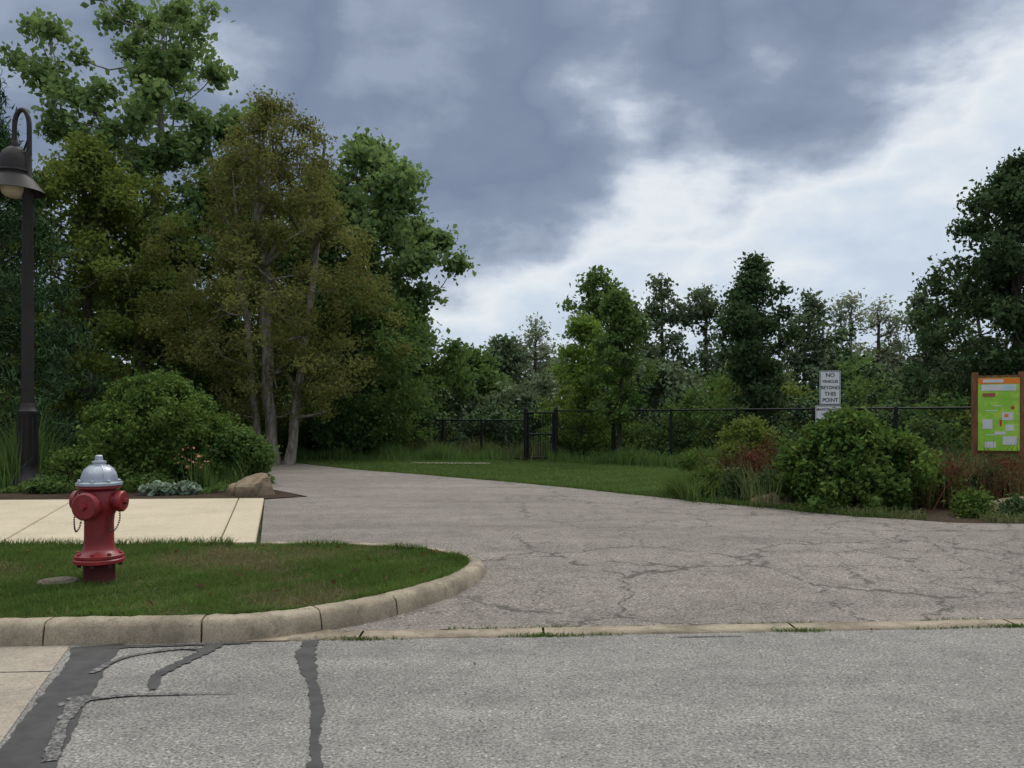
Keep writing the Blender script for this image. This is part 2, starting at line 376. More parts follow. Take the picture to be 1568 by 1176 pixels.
ap=bpy.data.objects.new('concrete_apron',None); COL.objects.link(ap)
s1=sheet('panel_1',[(-2.52,4.84),(-2.36,4.35),(-8,4.0),(-8,4.43)],.004,M_apron,False)
s2=sheet('panel_2',[(-2.355,4.335),(-2.04,3.38),(-1.6,2.0),(-8,1.4),(-8,3.985)],.004,M_apron,False)
s1.parent=ap;s2.parent=ap
def ribbon(acc,P,w,seed,z=.005,jit=.25):
    rg=R(seed); P=np.array(catmull(P,40)); T=unit(np.gradient(P,axis=0));N=np.stack([-T[:,1],T[:,0]],1); n=len(P)
    ker=np.array([1,2,3,2,1.])/9
    def nz(): return np.convolve(rg.normal(size=n),ker,'same')*1.2+np.convolve(rg.normal(size=n+24),np.ones(25)/25,'valid')[:n]*3
    ww=np.interp(np.linspace(0,1,n),np.linspace(0,1,len(w)),w)/2
    a=P+N*(ww*(1+jit*nz()))[:,None]; b=P-N*(ww*(1+jit*nz()))[:,None]
    V=np.zeros((n*2,3));V[:n,:2]=a;V[n:,:2]=b;V[:,2]=z
    i=np.arange(n-1); acc.quads(V,np.stack([i+n,i+1+n,i+1,i],1),0)
M_tarthin,t=newmat('tar_worn'); n_=t.noise(pos(t),45,3,.7).outputs[0]
principled(t,t.mix(t.ramp(n_,[(.45,0.),(.6,1.)]),(.05,.05,.052),(.17,.165,.155)),.85,bump=n_,bs=.4,bd=.004)
acc=Acc()
ribbon(acc,[(-2.36,4.84),(-2.2,4.35),(-2.0,3.7),(-1.80,3.1),(-1.5,2.3)],[.26,.20,.22,.24,.2],1,.0045,.07)
ribbon(acc,[(-2.3,4.8),(-1.9,4.84),(-1.7,4.865),(-1.5,4.9)],[.07,.03,.05,.02],2,.0055)
ribbon(acc,[(-1.69,4.87),(-1.72,4.6),(-1.79,4.32),(-1.72,4.05)],[.10,.075,.06,.03],3,.0065)
ribbon(acc,[(-1.17,4.96),(-1.13,4.62),(-.99,4.2),(-.86,3.75),(-.80,3.45),(-.72,3.1),(-.6,2.6)],[.09,.085,.05,.06,.03,.06,.05],4,.0045)
acc.build('tar_patch',[M_tar])
acc=Acc()
ribbon(acc,[(-2.05,3.83),(-1.85,3.95),(-1.6,3.98),(-1.30,4.0)],[.05,.03,.02,.006],5,.0075)
ribbon(acc,[(-2.0,3.95),(-1.90,3.6),(-1.74,3.2)],[.10,.05,.05],6,.0085,.2)
ribbon(acc,[(-2.13,4.3),(-2.09,4.6),(-1.9,4.75),(-1.76,4.76)],[.04,.03,.03,.04],9,.0095)
ribbon(acc,[(.98,5.03),(1.2,5.045),(1.38,5.06)],[.012,.02,.008],7,.005)
acc.build('tar_stain',[M_tarthin])
acc=Acc(); rg=R(17); n=70; X=-1+rg.rand(n)*6; Y=2.8+rg.rand(n)*10; leaves(acc,np.stack([X,Y,G(X,Y)+.012],1),.035,rg,0,rg.rand(n)*.5,.3,6.)
acc.build('leaf_litter',[M_redp])

# ------------------------------------------------------------ lawn and beds behind the driveway
lawn=farJ[18:]+[(-20,37),(-9,35),(-4,27),(-.5,24),(1.3,23.4),(3.2,21.8),(4.6,18.5),(3.6,15),(3.4,12.5)]
sheet('lawn_soil',lawn,-.008,M_lawnsoil)
acc=Acc(); rg=R(31)
X,Y=scatter([p for p in lawn if p[0]>-14],85000,rg); blades(acc,X,Y,G(X,Y)-.01,.05,.014,rg,0,.8)
e=np.array(farS)
t_=rg.rand(9000)*(len(e)-22)+20; X=np.interp(t_,np.arange(len(e)),e[:,0])+rg.normal(size=9000)*.05+.04;Y=np.interp(t_,np.arange(len(e)),e[:,1])+np.abs(rg.normal(size=9000))*.07
blades(acc,X,Y,np.full(9000,.085),.07,.012,rg,0,.6)
acc.build('lawn',[M_lawn])
M_path=concrete('path_gravel',(.24,.22,.18),.3,3)
pth=catmull([(-2.7,22.15),(-1.6,22.0),(-.6,21.9)],6)
sheet('footpath',[(x,y) for x,y in pth]+[(x+.1,y+.45) for x,y in pth[::-1]],.022,M_path)
bedR=[(3.1,11.75)]+[p for p in farJ if 2.9<p[0]<30 and p[1]<11.8][::-1]+[(30,14),(9,16.5),(5.2,17.5),(3.7,15)]
sheet('planting_bed',bedR,.002,M_mulch)
bedL=[(-3.75,12.55),(-3.2,12.95),(-4.1,14.4),(-5.35,17.3),(-7,20),(-12,20),(-26,17),(-26,11.1)]
sheet('planting_bed',bedL,.004,M_mulch)

# ------------------------------------------------------------ trees
tree('spruce_tree',-10.9,17.2,[M_bark,M_conif],8.4,.5,2.5,'cone',420,.32,44000,.17,.16,seed=41,aspect=.16,up=.2,hang=1.2,lump=.12,shell=.35,squash=.5)
tree('cottonwood_tree',-11.2,26,[M_barkpale,M_cotton],14.2,3.,3.05,'flat',190,.40,23000,.17,.20,seed=42,lump=.3,aspect=.9,shell=.55)
tree('maple_tree',-11.2,22.6,[M_bark,M_yellow],8.7,1.2,2.9,'ovate',230,.40,34000,.12,.16,seed=43,lump=.28,shell=.5)
tree('birch_tree',-6.15,22,[M_barkpale,M_olive],9.5,1.3,3.0,'broad',420,.29,50000,.085,.10,seed=44,lump=.25,multi=3,shell=.5,aspect=.6)
tree('cottonwood_tree',-4.75,28,[M_bark,M_cotton],10.4,1.5,2.75,'high',190,.45,32000,.18,.2,seed=45,lump=.28,aspect=.9,shell=.42)
tree('maple_tree',-8.9,27.5,[M_bark,M_green],9.6,1.5,2.6,'ovate',200,.5,28000,.15,.18,seed=46)
tree('willow_tree',-4.6,25.5,[M_bark,M_green],5.6,.6,2.1,'round',150,.42,24000,.12,.12,seed=47)
tree('oak_tree',6.85,24,[M_bark,M_dark],5.8,1.5,1.3,'ovate',95,.27,13000,.12,.09,seed=48,lump=.3,shell=.6)
tree('ash_tree',2.05,25,[M_bark,M_bright],4.25,.4,1.15,'ovate',85,.25,9500,.11,.06,seed=49,lump=.25)
tree('maple_tree',2.85,22.9,[M_bark,M_green],4.8,1.1,.95,'ovate',65,.24,7000,.11,.05,seed=50,lump=.3,shell=.6)
tree('oak_tree',13.3,22,[M_bark,M_dark],8.0,.7,2.7,'ovate',260,.34,40000,.13,.2,seed=51,lump=.34,shell=.5)
tree('oak_tree',18,21,[M_bark,M_dark],8.5,.7,2.9,'ovate',160,.5,16000,.19,.2,seed=52)

# distant woodland: one mass
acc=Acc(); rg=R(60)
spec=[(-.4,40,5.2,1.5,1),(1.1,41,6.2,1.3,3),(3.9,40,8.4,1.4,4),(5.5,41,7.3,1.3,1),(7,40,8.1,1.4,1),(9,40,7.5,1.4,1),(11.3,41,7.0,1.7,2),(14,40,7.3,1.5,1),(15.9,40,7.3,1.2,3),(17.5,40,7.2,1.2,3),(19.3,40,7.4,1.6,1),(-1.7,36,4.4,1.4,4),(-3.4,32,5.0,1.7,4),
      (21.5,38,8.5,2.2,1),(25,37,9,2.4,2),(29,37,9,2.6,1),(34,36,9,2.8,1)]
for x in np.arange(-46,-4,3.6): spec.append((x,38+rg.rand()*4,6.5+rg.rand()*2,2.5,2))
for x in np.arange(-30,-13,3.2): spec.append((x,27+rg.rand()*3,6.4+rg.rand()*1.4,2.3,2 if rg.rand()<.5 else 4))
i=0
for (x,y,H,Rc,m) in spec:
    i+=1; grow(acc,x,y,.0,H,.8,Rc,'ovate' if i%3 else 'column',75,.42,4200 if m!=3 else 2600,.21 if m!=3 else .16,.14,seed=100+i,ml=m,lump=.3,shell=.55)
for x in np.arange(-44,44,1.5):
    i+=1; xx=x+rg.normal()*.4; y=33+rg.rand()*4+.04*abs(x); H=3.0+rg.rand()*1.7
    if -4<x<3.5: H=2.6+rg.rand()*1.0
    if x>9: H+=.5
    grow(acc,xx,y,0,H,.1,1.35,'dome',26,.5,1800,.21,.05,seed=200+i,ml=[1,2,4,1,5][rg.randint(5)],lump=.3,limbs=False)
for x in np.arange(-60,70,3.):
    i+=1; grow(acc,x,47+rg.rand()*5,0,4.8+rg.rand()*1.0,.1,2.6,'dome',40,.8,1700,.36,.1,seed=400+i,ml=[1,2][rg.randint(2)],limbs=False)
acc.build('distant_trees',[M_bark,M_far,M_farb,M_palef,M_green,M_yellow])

acc=Acc(); rg=R(70)
for (x0,y0,x1,y1,n,h0,h1) in [(-13,19.5,-7.6,21.5,11,.9,1.7),(-8,26.5,-2.6,29,13,1.3,2.6),(-3,30,1,29,8,1.0,1.8),(1.,27,6,26,9,1.,2.2),(6,25,12.5,21,12,1.3,2.6),(10,19,22,18,12,1.2,2.2),(6.5,27,14,26,9,2,3.2),(-18,21,-12,20,6,1.5,2.5)]:
    for k in range(n):
        f=(k+rg.rand()*.7)/n; H=h0+rg.rand()*(h1-h0); i+=1
        grow(acc,x0+(x1-x0)*f,y0+(y1-y0)*f+rg.normal()*.5,.06,H,.05,.55+H*.3,'dome',20,.3,1700,.12,.03,seed=600+i,ml=[0,1,1,0,0,2][rg.randint(6)],mb=1,lump=.35,limbs=False)
acc.build('undergrowth',[M_green,M_farb,M_yellow])

acc=Acc(); rg=R(80)
def strip(x0,y0,x1,y1,w,n,h,wd,mi,lean=.35):
    f=rg.rand(n);X=x0+(x1-x0)*f+rg.normal(size=n)*w*.3;Y=y0+(y1-y0)*f+rg.normal(size=n)*w
    cl=.6+.4*np.sin(X*3+Y*2)*np.sin(X*1.3-Y)
    blades(acc,X,Y,np.full(n,.06),h*cl,wd,rg,mi,lean)
strip(-6,24.8,.2,24.6,.5,5000,.5,.02,1); strip(-12,33,-5,27,.6,4000,.6,.03,1); strip(1.,23.9,6.5,19,.4,8000,.5,.02,1); strip(5,19,13,15,.6,7000,.7,.02,1)
strip(-4,28,1.5,25,.8,5000,.6,.02,0)
acc.build('meadow_grass',[M_tallg,M_green])
acc=Acc()
strip(-10.5,15.6,-8.6,15.2,.5,2600,1.2,.02,0,.3); strip(-5.3,14.6,-4.7,14.8,.25,1500,1.0,.018,0,.35)
acc.build('ornamental_grass',[M_green])

# bushes
tree('bush',-6.35,15.2,[M_bark,M_bush],1.98,.0,1.42,'dome',360,.15,38000,.07,.03,seed=90,lump=.2,shell=.28,squash=.9,limbs=False)
tree('bush',-4.95,15.1,[M_bark,M_green],1.15,.0,.55,'dome',70,.16,8000,.07,.03,seed=91,lump=.3,shell=.3,limbs=False)
tree('bush',4.6,11.5,[M_bark,M_bush],1.29,.0,.90,'dome',250,.12,24000,.075,.03,seed=94,lump=.14,shell=.3,squash=.9,limbs=False)
tree('bush',3.75,13.4,[M_bark,M_yellow],1.25,.3,.4,'dome',60,.12,4500,.05,.03,seed=93,lump=.3,shell=.4)
acc=Acc(); rg=R(95)
for (x,y,h,r,m) in [(2.95,12.7,.5,.3,0),(3.25,12.3,.5,.28,1),(3.55,12.6,.75,.35,2),(3.9,13.2,.9,.4,2),(3.6,11.95,.5,.28,1),(4.1,12.9,.8,.35,1),(3.35,13.4,.7,.35,0),(3.1,14,.7,.4,0),
   (5.55,11.4,.8,.35,0),(5.9,11.5,.7,.35,2),(6.3,11.2,.6,.3,1),(6.7,11.6,.7,.4,2),(7.1,11.2,.6,.35,0),(7.5,11.7,.65,.4,2),(7.9,11,.55,.35,1),(5.6,10.35,.35,.22,0),(6.1,10.2,.25,.22,1),(6.9,10.15,.35,.25,0),(7.4,10.,.3,.3,1),(8.5,11,.7,.45,1),(9.4,11,.8,.5,0),
   (6,13,.95,.55,0),(6.9,13.2,.65,.45,1),(7.7,13.2,.6,.4,0),(9.3,13,.9,.6,1),(5.2,14,1.0,.6,0),(4.6,14.5,1.1,.6,1),(10.5,12.5,1.1,.7,0),(4.4,13.6,.95,.4,0)]:
    i+=1; grow(acc,x,y,.07,h,.0,r,'dome',34,.10,1500,.055,.02,seed=800+i,ml=m,mb=0,lump=.35,limbs=False,aspect=.45,squash=1.3)
X=3.2+rg.rand(6000)*6.5; Y=11.2+rg.rand(6000)*3.6; k=~((X>3.6)&(X<5.5)&(Y<12.2)); X=X[k];Y=Y[k]; blades(acc,X,Y,np.full(len(X),.07),.55,.012,rg,3,.45)
X=5.1+rg.rand(1500)*4.5; Y=10.7+rg.rand(1500)*1.5; k=np.sin(X*4+Y*3)>-.1; X=X[k];Y=Y[k]; blades(acc,X,Y,np.full(len(X),.07),.75,.012,rg,2,.5)
X=3.2+rg.rand(500)*1.1; Y=12.3+rg.rand(500)*1.2; blades(acc,X,Y,np.full(len(X),.07),.7,.012,rg,2,.5)
X=2.5+np.abs(rg.normal(size=2500))*.3; Y=13.0+rg.normal(size=2500)*.35; blades(acc,X,Y,np.full(len(X),.07),.34,.016,rg,4,.7)
X=2.9+rg.rand(2600)*6; e2=np.array(farS)[::-1]; Y=np.interp(X,e2[:,0],e2[:,1])+.05+rg.rand(2600)*.3; k=np.sin(X*3.3)+np.sin(X*7)*.6>-.3; X=X[k];Y=Y[k]; blades(acc,X,Y,np.full(len(X),.09),.11,.012,rg,3,1.)
acc.build('flower_bed_plants',[M_bush,M_dark,M_redp,M_tallg,M_lawn])
acc=Acc(); rg=R(96)
for (x,y,r) in [(-5.5,13.2,.28),(-5.1,13.3,.2),(-7.4,13.5,.3)]:
    n=260; a=rg.rand(n)*6.28; rr=r*np.sqrt(rg.rand(n)); leaves(acc,np.stack([x+rr*np.cos(a),y+rr*np.sin(a)*.6,.13+.2*rg.rand(n)*(1-rr/r*.5)],1),.12,rg,0 if x>-7 else 1,rg.rand(n),.5,1.)
M_pink=foliage('petals_pink',(.35,.12,.10),(.5,.25,.2),.2)
n=30; leaves(acc,np.stack([-5.25+rg.normal(size=n)*.12,14.0+rg.normal(size=n)*.1,.62+rg.normal(size=n)*.12],1),.05,rg,2,rg.rand(n),.9,1.)
n=1500; X=-8.2+rg.rand(n)*3.6; leaves(acc,np.stack([X,13.45+rg.rand(n)*.5,.12+rg.rand(n)*.28*(1+np.sin(X*4))/2],1),.075,rg,1,rg.rand(n),.5,.8)
acc.build('border_plants',[M_grey,M_green,M_pink])

# ------------------------------------------------------------ generic part builder
def obj_from_bm(bm,name,mats,parent=None,smooth=True):
    bmesh.ops.recalc_face_normals(bm,faces=bm.faces[:])
    me=bpy.data.meshes.new(name); bm.to_mesh(me); bm.free()
    for m in mats: me.materials.append(m)
    if smooth:
        for p in me.polygons: p.use_smooth=True
        try: me.set_sharp_from_angle(angle=math.radians(38))
        except Exception: pass
    ob=bpy.data.objects.new(name,me); COL.objects.link(ob)
    if parent: ob.parent=parent
    return ob
def lathe(bm,prof,M=Matrix(),segs=28,mi=0):
    rings=[]
    for r,z in prof:
        rings.append([bm.verts.new(M@Vector((r*math.cos(2*math.pi*k/segs),r*math.sin(2*math.pi*k/segs),z))) for k in range(segs)])
    for a,b in zip(rings[:-1],rings[1:]):
        for k in range(segs):
            f=bm.faces.new((a[k],a[(k+1)%segs],b[(k+1)%segs],b[k])); f.material_index=mi
    for rg_,s in ((rings[0],1),(rings[-1],-1)):
        f=bm.faces.new(rg_[::-1] if s==1 else rg_); f.material_index=mi
def tube(bm,P,r,segs=8,mi=0):
    P=[Vector(p) for p in P]; rings=[]
    for i,p in enumerate(P):
        d=(P[min(i+1,len(P)-1)]-P[max(i-1,0)]).normalized(); a=d.cross(Vector((0,1,.01))); 
        if a.length<.1: a=d.cross(Vector((1,0,0)))
        a.normalize(); b=d.cross(a)
        rr=r[i] if isinstance(r,(list,tuple)) else r
        rings.append([bm.verts.new(p+(a*math.cos(2*math.pi*k/segs)+b*math.sin(2*math.pi*k/segs))*rr) for k in range(segs)])
    for a,b in zip(rings[:-1],rings[1:]):
        for k in range(segs):
            f=bm.faces.new((a[k],a[(k+1)%segs],b[(k+1)%segs],b[k])); f.material_index=mi
    for q in (rings[0],rings[-1]):
        f=bm.faces.new(q); f.material_index=mi
def box(bm,c,s,mi=0,bev=0,M=Matrix()):
    r=bmesh.ops.create_cube(bm,size=1.0,matrix=M@Matrix.Translation(c)@Matrix.Diagonal((*s,1)))
    fs=set(f for v in r['verts'] for f in v.link_faces)
    for f in fs: f.material_index=mi
    if bev: bmesh.ops.bevel(bm,geom=list(set(e for f in fs for e in f.edges)),offset=bev,segments=2,affect='EDGES')

# fire hydrant
M_red_p=plain('paint_red',(.24,.013,.018),.42,0,.5,9,.12,.5)
M_red_d=plain('paint_red_dark',(.09,.012,.014),.55,0,.4,9,.15)
M_silver=plain('paint_silver',(.36,.40,.46),.38,.35,.3,14,.12)
M_chain=plain('chain_steel',(.08,.05,.04),.5,.6)
hyd=bpy.data.objects.new('fire_hydrant',None); COL.objects.link(hyd)
HX,HY,HZ=-2.99,6.15,.10
Mh=Matrix.Translation((HX,HY,HZ))@Matrix.Rotation(math.radians(-4),4,'Z')
bm=bmesh.new()
lathe(bm,[(.112,-.05),(.112,.0),(.108,.02),(.106,.135),(.112,.145)],Mh,28,1)
lathe(bm,[(.165,.155),(.172,.160),(.172,.182),(.165,.188)],Mh,28,0)
lathe(bm,[(.158,.188),(.165,.194),(.165,.212),(.15,.222),(.12,.235),(.104,.26),(.100,.30),(.099,.45),(.104,.50),(.118,.53),(.128,.56),(.130,.62),(.122,.655),(.118,.675),(.135,.69),(.148,.695),(.148,.712)],Mh,32,0)
for k in range(8):
    a=k*math.pi/4+.2; m=Mh@Matrix.Translation((.146*math.cos(a),.146*math.sin(a),0))
    lathe(bm,[(.016,.135),(.016,.155)],m,6,1); lathe(bm,[(.014,.212),(.014,.232),(.008,.236)],m,6,0)
body=obj_from_bm(bm,'barrel',[M_red_p,M_red_d],hyd)
bm=bmesh.new()
lathe(bm,[(.150,.713),(.156,.716),(.156,.733),(.150,.737),(.124,.742),(.121,.775),(.112,.81),(.090,.84),(.060,.856),(.048,.86),(.045,.872),(.050,.876),(.050,.888),(.030,.893)],Mh,32,0)
lathe(bm,[(.030,.893),(.027,.925),(.018,.932)],Mh,5,0)
for k in range(8):
    a=k*math.pi/4+.2; lathe(bm,[(.013,.737),(.013,.752),(.006,.756)],Mh@Matrix.Translation((.139*math.cos(a),.139*math.sin(a),0)),6,0)
for k in range(8):
    a=k*math.pi/4; 
    tube(bm,[Mh@Vector((math.cos(a)*r,math.sin(a)*r,z)) for r,z in ((.124,.745),(.118,.785),(.098,.828),(.06,.858))],.006,6)
obj_from_bm(bm,'bonnet',[M_silver],hyd)
bm=bmesh.new()
for sgn in (-1,1):
    m=Mh@Matrix.Translation((0,0,.60))@Matrix.Rotation(sgn*math.pi/2,4,'Y')
    lathe(bm,[(.062,.09),(.058,.13),(.066,.135),(.066,.145)],m,20); lathe(bm,[(.071,.146),(.076,.150),(.076,.178),(.066,.188),(.03,.19)],m,20); lathe(bm,[(.024,.19),(.020,.212)],m,5)
m=Mh@Matrix.Translation((0,0,.575))@Matrix.Rotation(math.pi/2,4,'X')
lathe(bm,[(.082,.08),(.078,.135),(.088,.14),(.088,.15)],m,24); lathe(bm,[(.094,.151),(.099,.156),(.099,.184),(.086,.196),(.035,.199)],m,24); lathe(bm,[(.026,.199),(.021,.224)],m,5)
obj_from_bm(bm,'nozzle_caps',[M_red_p],hyd)
bm=bmesh.new()
for sgn in (-1,1):
    P=[(sgn*.165,-.02,.53),(sgn*.17,-.03,.47),(sgn*.155,-.05,.41),(sgn*.13,-.07,.385),(sgn*.11,-.06,.42),(sgn*.10,-.05,.5)]
    P=catmull(P,4)
    for a,b in zip(P[:-1],P[1:]): 
        tube(bm,[Mh@Vector(a),Mh@Vector((np.array(a)*.3+np.array(b)*.7))],.0065,6)
obj_from_bm(bm,'chains',[M_chain],hyd)
bm=bmesh.new(); lathe(bm,[(.135,.08),(.135,.145),(.125,.153),(.10,.153),(.098,.148),(.09,.148),(.088,.156),(.02,.157)],Matrix.Translation((-3.22,6.02,0)),28)
obj_from_bm(bm,'valve_cover',[plain('cast_concrete_dark',(.10,.085,.065),.9,0,.4,20,.4)])

# street lamp
M_lampp=plain('paint_dark_brown',(.022,.019,.020),.55,0,.3,8,.08,.25)
M_glass,t=newmat('lamp_glass'); principled(t,(.42,.38,.28),.25)
lamp=bpy.data.objects.new('street_lamp',None); COL.objects.link(lamp)
LX,LY=-8.50,14.9
Ml=Matrix.Translation((LX,LY,.06))
bm=bmesh.new()
lathe(bm,[(.30,0),(.30,.07),(.28,.10),(.27,.16),(.22,.20),(.19,.28),(.165,.34),(.16,.40),(.155,1.28),(.165,1.30),(.165,1.36),(.13,1.40),(.12,1.46),(.105,1.5)],Ml,24)
for k in range(12):
    a=k*math.pi/6; tube(bm,[Ml@Vector((.156*math.cos(a),.156*math.sin(a),.42)),Ml@Vector((.152*math.cos(a),.152*math.sin(a),1.26))],.016,6)
lathe(bm,[(.105,1.46),(.098,3.),(.085,5.25),(.095,5.27),(.095,5.33),(.075,5.36),(.065,5.9)],Ml,20)
obj_from_bm(bm,'pole',[M_lampp],lamp)
bm=bmesh.new()
arch=[(0,0,5.85),(.0,0,6.25)]+[(-.13+.13*math.cos(a),0,6.35+.30*math.sin(a)) for a in np.linspace(0,math.pi,12)]+[(-.26,0,6.2),(-.26,0,6.05)]
arch=[Ml@Vector((p[0]+.03,p[1],p[2])) for p in arch]
tube(bm,arch,.042,10)
tube(bm,[Ml@Vector(p) for p in [(-.03,0,5.6),(-.12,0,5.75),(-.06,0,5.95),(.03,0,6.2)]],.018,8)
obj_from_bm(bm,'gooseneck_arm',[M_lampp],lamp)
Mc=Ml@Matrix.Translation((-.225,0,-.02))
bm=bmesh.new()
lathe(bm,[(.05,6.12),(.06,6.09),(.06,6.02),(.11,6.0),(.19,5.93),(.235,5.84),(.25,5.74),(.255,5.60),(.275,5.585),(.275,5.565),(.25,5.555),(.25,5.52),(.27,5.50),(.30,5.46),(.475,5.24),(.485,5.225),(.47,5.22),(.29,5.43),(.24,5.45)],Mc,32)
obj_from_bm(bm,'lamp_shade',[M_lampp],lamp)
bm=bmesh.new(); lathe(bm,[(.23,5.45),(.235,5.3),(.21,5.2),(.15,5.14),(.05,5.115)],Mc,24)
obj_from_bm(bm,'lamp_lens',[M_glass],lamp)

# signs
M_white=plain('sign_white',(.55,.57,.59),.5,0,.1)
M_black=plain('sign_black',(.02,.02,.022),.6)
M_post=plain('post_steel',(.10,.11,.10),.5,.5)
def txt(s,x,y,z,size,mat,parent,w=None,rot=0):
    c=bpy.data.curves.new('lettering','FONT'); c.body=s; c.size=size; c.align_x='CENTER'; c.align_y='CENTER'; c.extrude=.0008; c.offset=.0012
    if w: c.space_character=w
    o=bpy.data.objects.new('lettering',c); c.materials.append(mat); COL.objects.link(o); o.location=(x,y,z); o.rotation_euler=(math.pi/2,0,rot); o.parent=parent; return o
sg=bpy.data.objects.new('traffic_sign',None); COL.objects.link(sg)
SX,SY=5.62,15.0
bm=bmesh.new(); box(bm,(SX,SY+.03,1.1),(.05,.035,2.1),0,.004); obj_from_bm(bm,'post',[M_post],sg,False)
bm=bmesh.new(); box(bm,(SX,SY,1.835),(.37,.006,.60),0,.002)
for (cx,cz,w,h) in ((0,.288,.35,.008),(0,-.288,.35,.008),(.171,0,.008,.568),(-.171,0,.008,.568)): box(bm,(SX+cx,SY-.0045,1.835+cz),(w,.002,h),1)
obj_from_bm(bm,'plate_upper',[M_white,M_black],sg,False)
for k,(s,z_) in enumerate([('NO',.10),('VEHICLES',.066),('BEYOND',.082),('THIS',.10),('POINT',.095)]): txt(s,SX,SY-.005,2.055-k*.11,z_,M_black,sg)
bm=bmesh.new(); box(bm,(SX-.03,SY,1.31),(.46,.006,.42),0,.002)
for (cx,cz,w,h) in ((0,.2,.44,.006),(0,-.2,.44,.006),(.219,0,.006,.39),(-.219,0,.006,.39)): box(bm,(SX-.03+cx,SY-.0045,1.31+cz),(w,.002,h),1)
obj_from_bm(bm,'plate_lower',[M_white,M_black],sg,False)
for k,s in enumerate(['MAINTENANCE','VEHICLES','AND TRAIL','USE ONLY']): txt(s,SX-.03,SY-.005,1.45-k*.09,.06,M_black,sg)

# information board
M_wood=bark('post_wood',(.10,.045,.022),(.20,.09,.045),5)
M_pg,t=newmat('poster_green'); n_=t.noise(pos(t),7,3).outputs[0]
principled(t,t.mix(t.ramp(n_,[(.45,0.),(.6,1.)]),(.22,.46,.04),(.33,.54,.06)),.45)
M_or=plain('poster_orange',(.70,.18,.02),.5,0,.1); M_pr=plain('poster_red',(.45,.03,.03),.5,0,.1); M_bl=plain('poster_blue',(.35,.55,.62),.5,0,.1)
bd=bpy.data.objects.new('information_board',None); COL.objects.link(bd)
Mb=Matrix.Translation((8.02,14.,0))@Matrix.Rotation(math.radians(-24),4,'Z')
bm=bmesh.new()
for sx in (-.34,.34):
    box(bm,(sx,.03,1.03),(.10,.10,2.06),0,.008,Mb)
box(bm,(0,.03,1.98),(.58,.05,.05),0,.004,Mb); box(bm,(0,.03,.74),(.58,.05,.06),0,.004,Mb)
obj_from_bm(bm,'posts',[M_wood],bd,False)
bm=bmesh.new()
box(bm,(0,-.03,1.36),(.60,.012,1.20),0,.003,Mb)
def patch(x,z,w,h,mi,y=-.0375): box(bm,(x,y,z),(w,.003,h),mi,0,Mb)
patch(0,1.91,.59,.09,2); patch(-.08,1.91,.30,.05,1,-.0395); patch(0,1.80,.50,.10,1); patch(.15,1.805,.14,.05,4,-.0395)
patch(-.14,1.68,.18,.06,5); patch(.16,1.66,.16,.09,0)
patch(-.16,1.2,.14,.16,1);patch(.13,1.33,.16,.13,1);patch(.11,1.34,.06,.05,2,-.0395);patch(.16,1.14,.12,.10,1);patch(.03,1.22,.03,.10,3);patch(.02,1.05,.16,.05,1);patch(.16,.93,.2,.14,1);patch(-.12,.86,.16,.10,1);patch(.2,1.47,.05,.05,3);patch(-.02,1.5,.12,.015,1);patch(-.1,1.42,.18,.012,1);patch(-.12,1.02,.12,.012,1)
obj_from_bm(bm,'poster_panel',[M_pg,M_white,M_or,M_pr,M_bl,M_pink],bd,False)

# chain-link fence
M_fence=plain('fence_black',(.010,.011,.011),.6,0,.25,14,.1,.2)
fn=bpy.data.objects.new('chain_link_fence',None); COL.objects.link(fn)
def run(P,h,gap=1.9):
    bm=bmesh.new(); acc=Acc(); first=True
    for (a,b) in zip(P[:-1],P[1:]):
        a=np.array(a);b=np.array(b);L=np.linalg.norm(b-a);n=max(1,round(L/gap))
        for k in range(n+1):
            p=a+(b-a)*k/n
            if k==0 and not first: continue
            tube(bm,[(p[0],p[1],.0),(p[0],p[1],.08+h+.03)],.036,8)
        first=False
        for z in (.08+h,.16): tube(bm,[(a[0],a[1],z),(b[0],b[1],z)],.022,6)
        d=(b-a)/L; s=.11; hh=h-.1
        for sg_ in (1,-1):
            st=np.arange(-hh,L,s)
            lo=np.maximum(0,-st)/hh; hi=np.minimum(1,(L-st)/hh)
            s0=st+lo*hh;s1=st+hi*hh; z0=lo*hh;z1=hi*hh
            if sg_<0: z0=hh-z0;z1=hh-z1
            P0=np.stack([a[0]+d[0]*s0,a[1]+d[1]*s0,.16+z0],1);P1=np.stack([a[0]+d[0]*s1,a[1]+d[1]*s1,.16+z1],1)
            tubes(acc,P0,P1,np.full(len(P0),.0042),np.full(len(P0),.0042),0,3)
    o=obj_from_bm(bm,'posts_rails',[M_fence],fn); m=acc.build('wire_mesh',[M_fence]); m.parent=fn
run([(-9,38),(-4,32.5),(-2.2,27),(.38,23.6)],1.15,2.3)
run([(1.22,23.6),(2.75,23.0),(6.6,18.6),(10.5,15.2),(16,14)],1.42,1.75)
gt=bpy.data.objects.new('gate',None); COL.objects.link(gt)
bm=bmesh.new()
for x in (.38,1.22): tube(bm,[(x,23.6,0),(x,23.6,1.55)],.055,10); lathe(bm,[(.06,1.55),(.03,1.6)],Matrix.Translation((x,23.6,0)),8)
for z in (.2,.85,1.45): tube(bm,[(.44,23.58,z),(1.16,23.58,z)],.028,8)
for x in (.46,1.14): tube(bm,[(x,23.58,.2),(x,23.58,1.45)],.028,8)
for k in range(1,10): tube(bm,[(.46+.068*k,23.58,.2),(.46+.068*k,23.58,1.45)],.008,5)
tube(bm,[(2.75,23.0,0),(2.75,23.0,1.62)],.055,10)
obj_from_bm(bm,'gate_frame',[M_fence],gt)

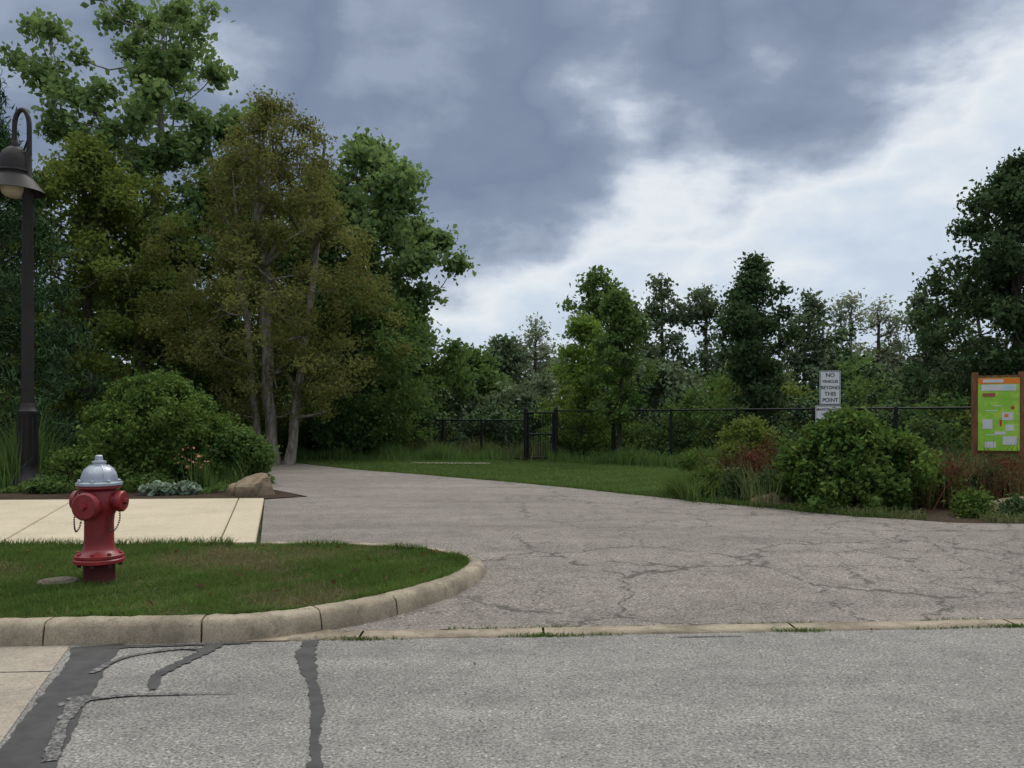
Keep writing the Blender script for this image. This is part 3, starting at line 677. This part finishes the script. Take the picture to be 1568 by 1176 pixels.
# rocks
M_rock=concrete('rock_sandstone',(.20,.155,.105),.45,6)
def rock(x,y,z,s,seed,name='boulder'):
    bm=bmesh.new(); bmesh.ops.create_icosphere(bm,subdivisions=3,radius=1)
    rg=R(seed); pl=unit(rg.normal(size=(9,3))); dd=.62+.25*rg.rand(9)
    for v in bm.verts:
        p=np.array(v.co)
        for n_,d_ in zip(pl,dd):
            k=p@n_-d_
            if k>0: p=p-n_*k*.9
        p=p+rg.normal(size=3)*.012
        v.co=Vector(p*np.array(s))+Vector((x,y,z))
    return obj_from_bm(bm,name,[M_rock],None,False)
rock(-4.0,13.25,.16,(.34,.32,.32),1); rock(-4.45,13.9,.1,(.25,.25,.15),4)
rock(3.62,11.75,.12,(.32,.22,.2),2); rock(6.35,10.55,.1,(.55,.3,.22),3); rock(4.0,11.9,.1,(.25,.2,.14),6)

# ------------------------------------------------------------ sky / light
w=bpy.data.worlds.new('World'); scene.world=w; w.use_nodes=True; w.node_tree.nodes.clear(); t=NT(w.node_tree)
sv=Vector((.35,.55,.85)).normalized()
sky=t.node('ShaderNodeTexSky'); sky.sky_type='NISHITA'; sky.sun_disc=False
sky.sun_elevation=math.asin(sv.z); sky.sun_rotation=math.atan2(sv.x,sv.y)
D=t.node('ShaderNodeTexCoord').outputs['Generated']
sp=t.node('ShaderNodeSeparateXYZ'); t.l.new(D,sp.inputs[0]); x,y,z=sp.outputs
n1=t.noise(t.vmul(D,(1,1,2.1)),2.8,3,.5,.0).outputs[0]; n2=t.noise(t.vmul(D,(1.,1,2.0)),7.0,6,.54,.1).outputs[0]
b=t.math('MULTIPLY_ADD',x,-.27,t.math('SUBTRACT',z,.215))
tt=t.math('MULTIPLY_ADD',t.math('SUBTRACT',n1,.5),.30,b)
tt=t.math('MULTIPLY_ADD',t.math('SUBTRACT',n2,.5),.40,tt)
def lobe(az,el,rad,amp):
    global tt
    v=Vector((az,1,el)).normalized(); d=t.node('ShaderNodeVectorMath',operation='DOT_PRODUCT'); t.l.new(D,d.inputs[0]); d.inputs[1].default_value=v
    c=math.cos(rad); m_=t.node('ShaderNodeMapRange'); m_.interpolation_type='SMOOTHSTEP'; t.l.new(d.outputs['Value'],m_.inputs[0]); m_.inputs[1].default_value=c; m_.inputs[2].default_value=1.; m_.inputs[3].default_value=0; m_.inputs[4].default_value=amp
    tt=t.math('ADD',tt,m_.outputs[0])
lobe(.11,.43,.11,-.10); lobe(-.34,.48,.14,-.20); lobe(.19,.30,.09,-.09); lobe(.30,.47,.07,-.08)
lobe(-.10,.33,.25,.08); lobe(.30,.39,.16,.08)
f=t.math('MULTIPLY_ADD',tt,2.0,.37,clamp=True)
cl=t.ramp(f,[(0.,(.56,.65,.77)),(.12,(.66,.74,.83)),(.24,(.80,.84,.88)),(.32,(.66,.72,.80)),(.42,(.40,.465,.575)),(.53,(.255,.31,.42)),(.70,(.19,.24,.345)),(.85,(.215,.265,.37)),(1.,(.31,.37,.48))])
# overcast overhead, out of view, brightened to add soft light to the scene
cl=t.mix(t.ramp(z,[(.50,0.),(.72,1.)]),cl,(1.95,1.95,1.9))
up=t.node('ShaderNodeVectorMath',operation='SCALE'); t.l.new(cl,up.inputs[0]); up.inputs['Scale'].default_value=10.
mixc=t.mix(.95,sky.outputs[0],up.outputs[0])
bg=t.node('ShaderNodeBackground'); t.l.new(mixc,bg.inputs[0]); bg.inputs[1].default_value=.1
o=t.node('ShaderNodeOutputWorld'); t.l.new(bg.outputs[0],o.inputs[0])
L=bpy.data.lights.new('sun','SUN'); L.energy=1.3; L.angle=math.radians(20); L.color=(1,.95,.87)
so=bpy.data.objects.new('sun',L); COL.objects.link(so); so.rotation_euler=(-sv).to_track_quat('-Z','Y').to_euler()

cam=bpy.data.cameras.new('camera'); cam.lens=29.85; cam.sensor_width=36; cam.shift_y=.0332; cam.clip_end=3000
co=bpy.data.objects.new('camera',cam); COL.objects.link(co); co.location=(0,0,1.3); co.rotation_euler=(math.pi/2,0,0)
scene.camera=co
scene.view_settings.view_transform='Standard'; scene.view_settings.look='None'; scene.view_settings.exposure=0
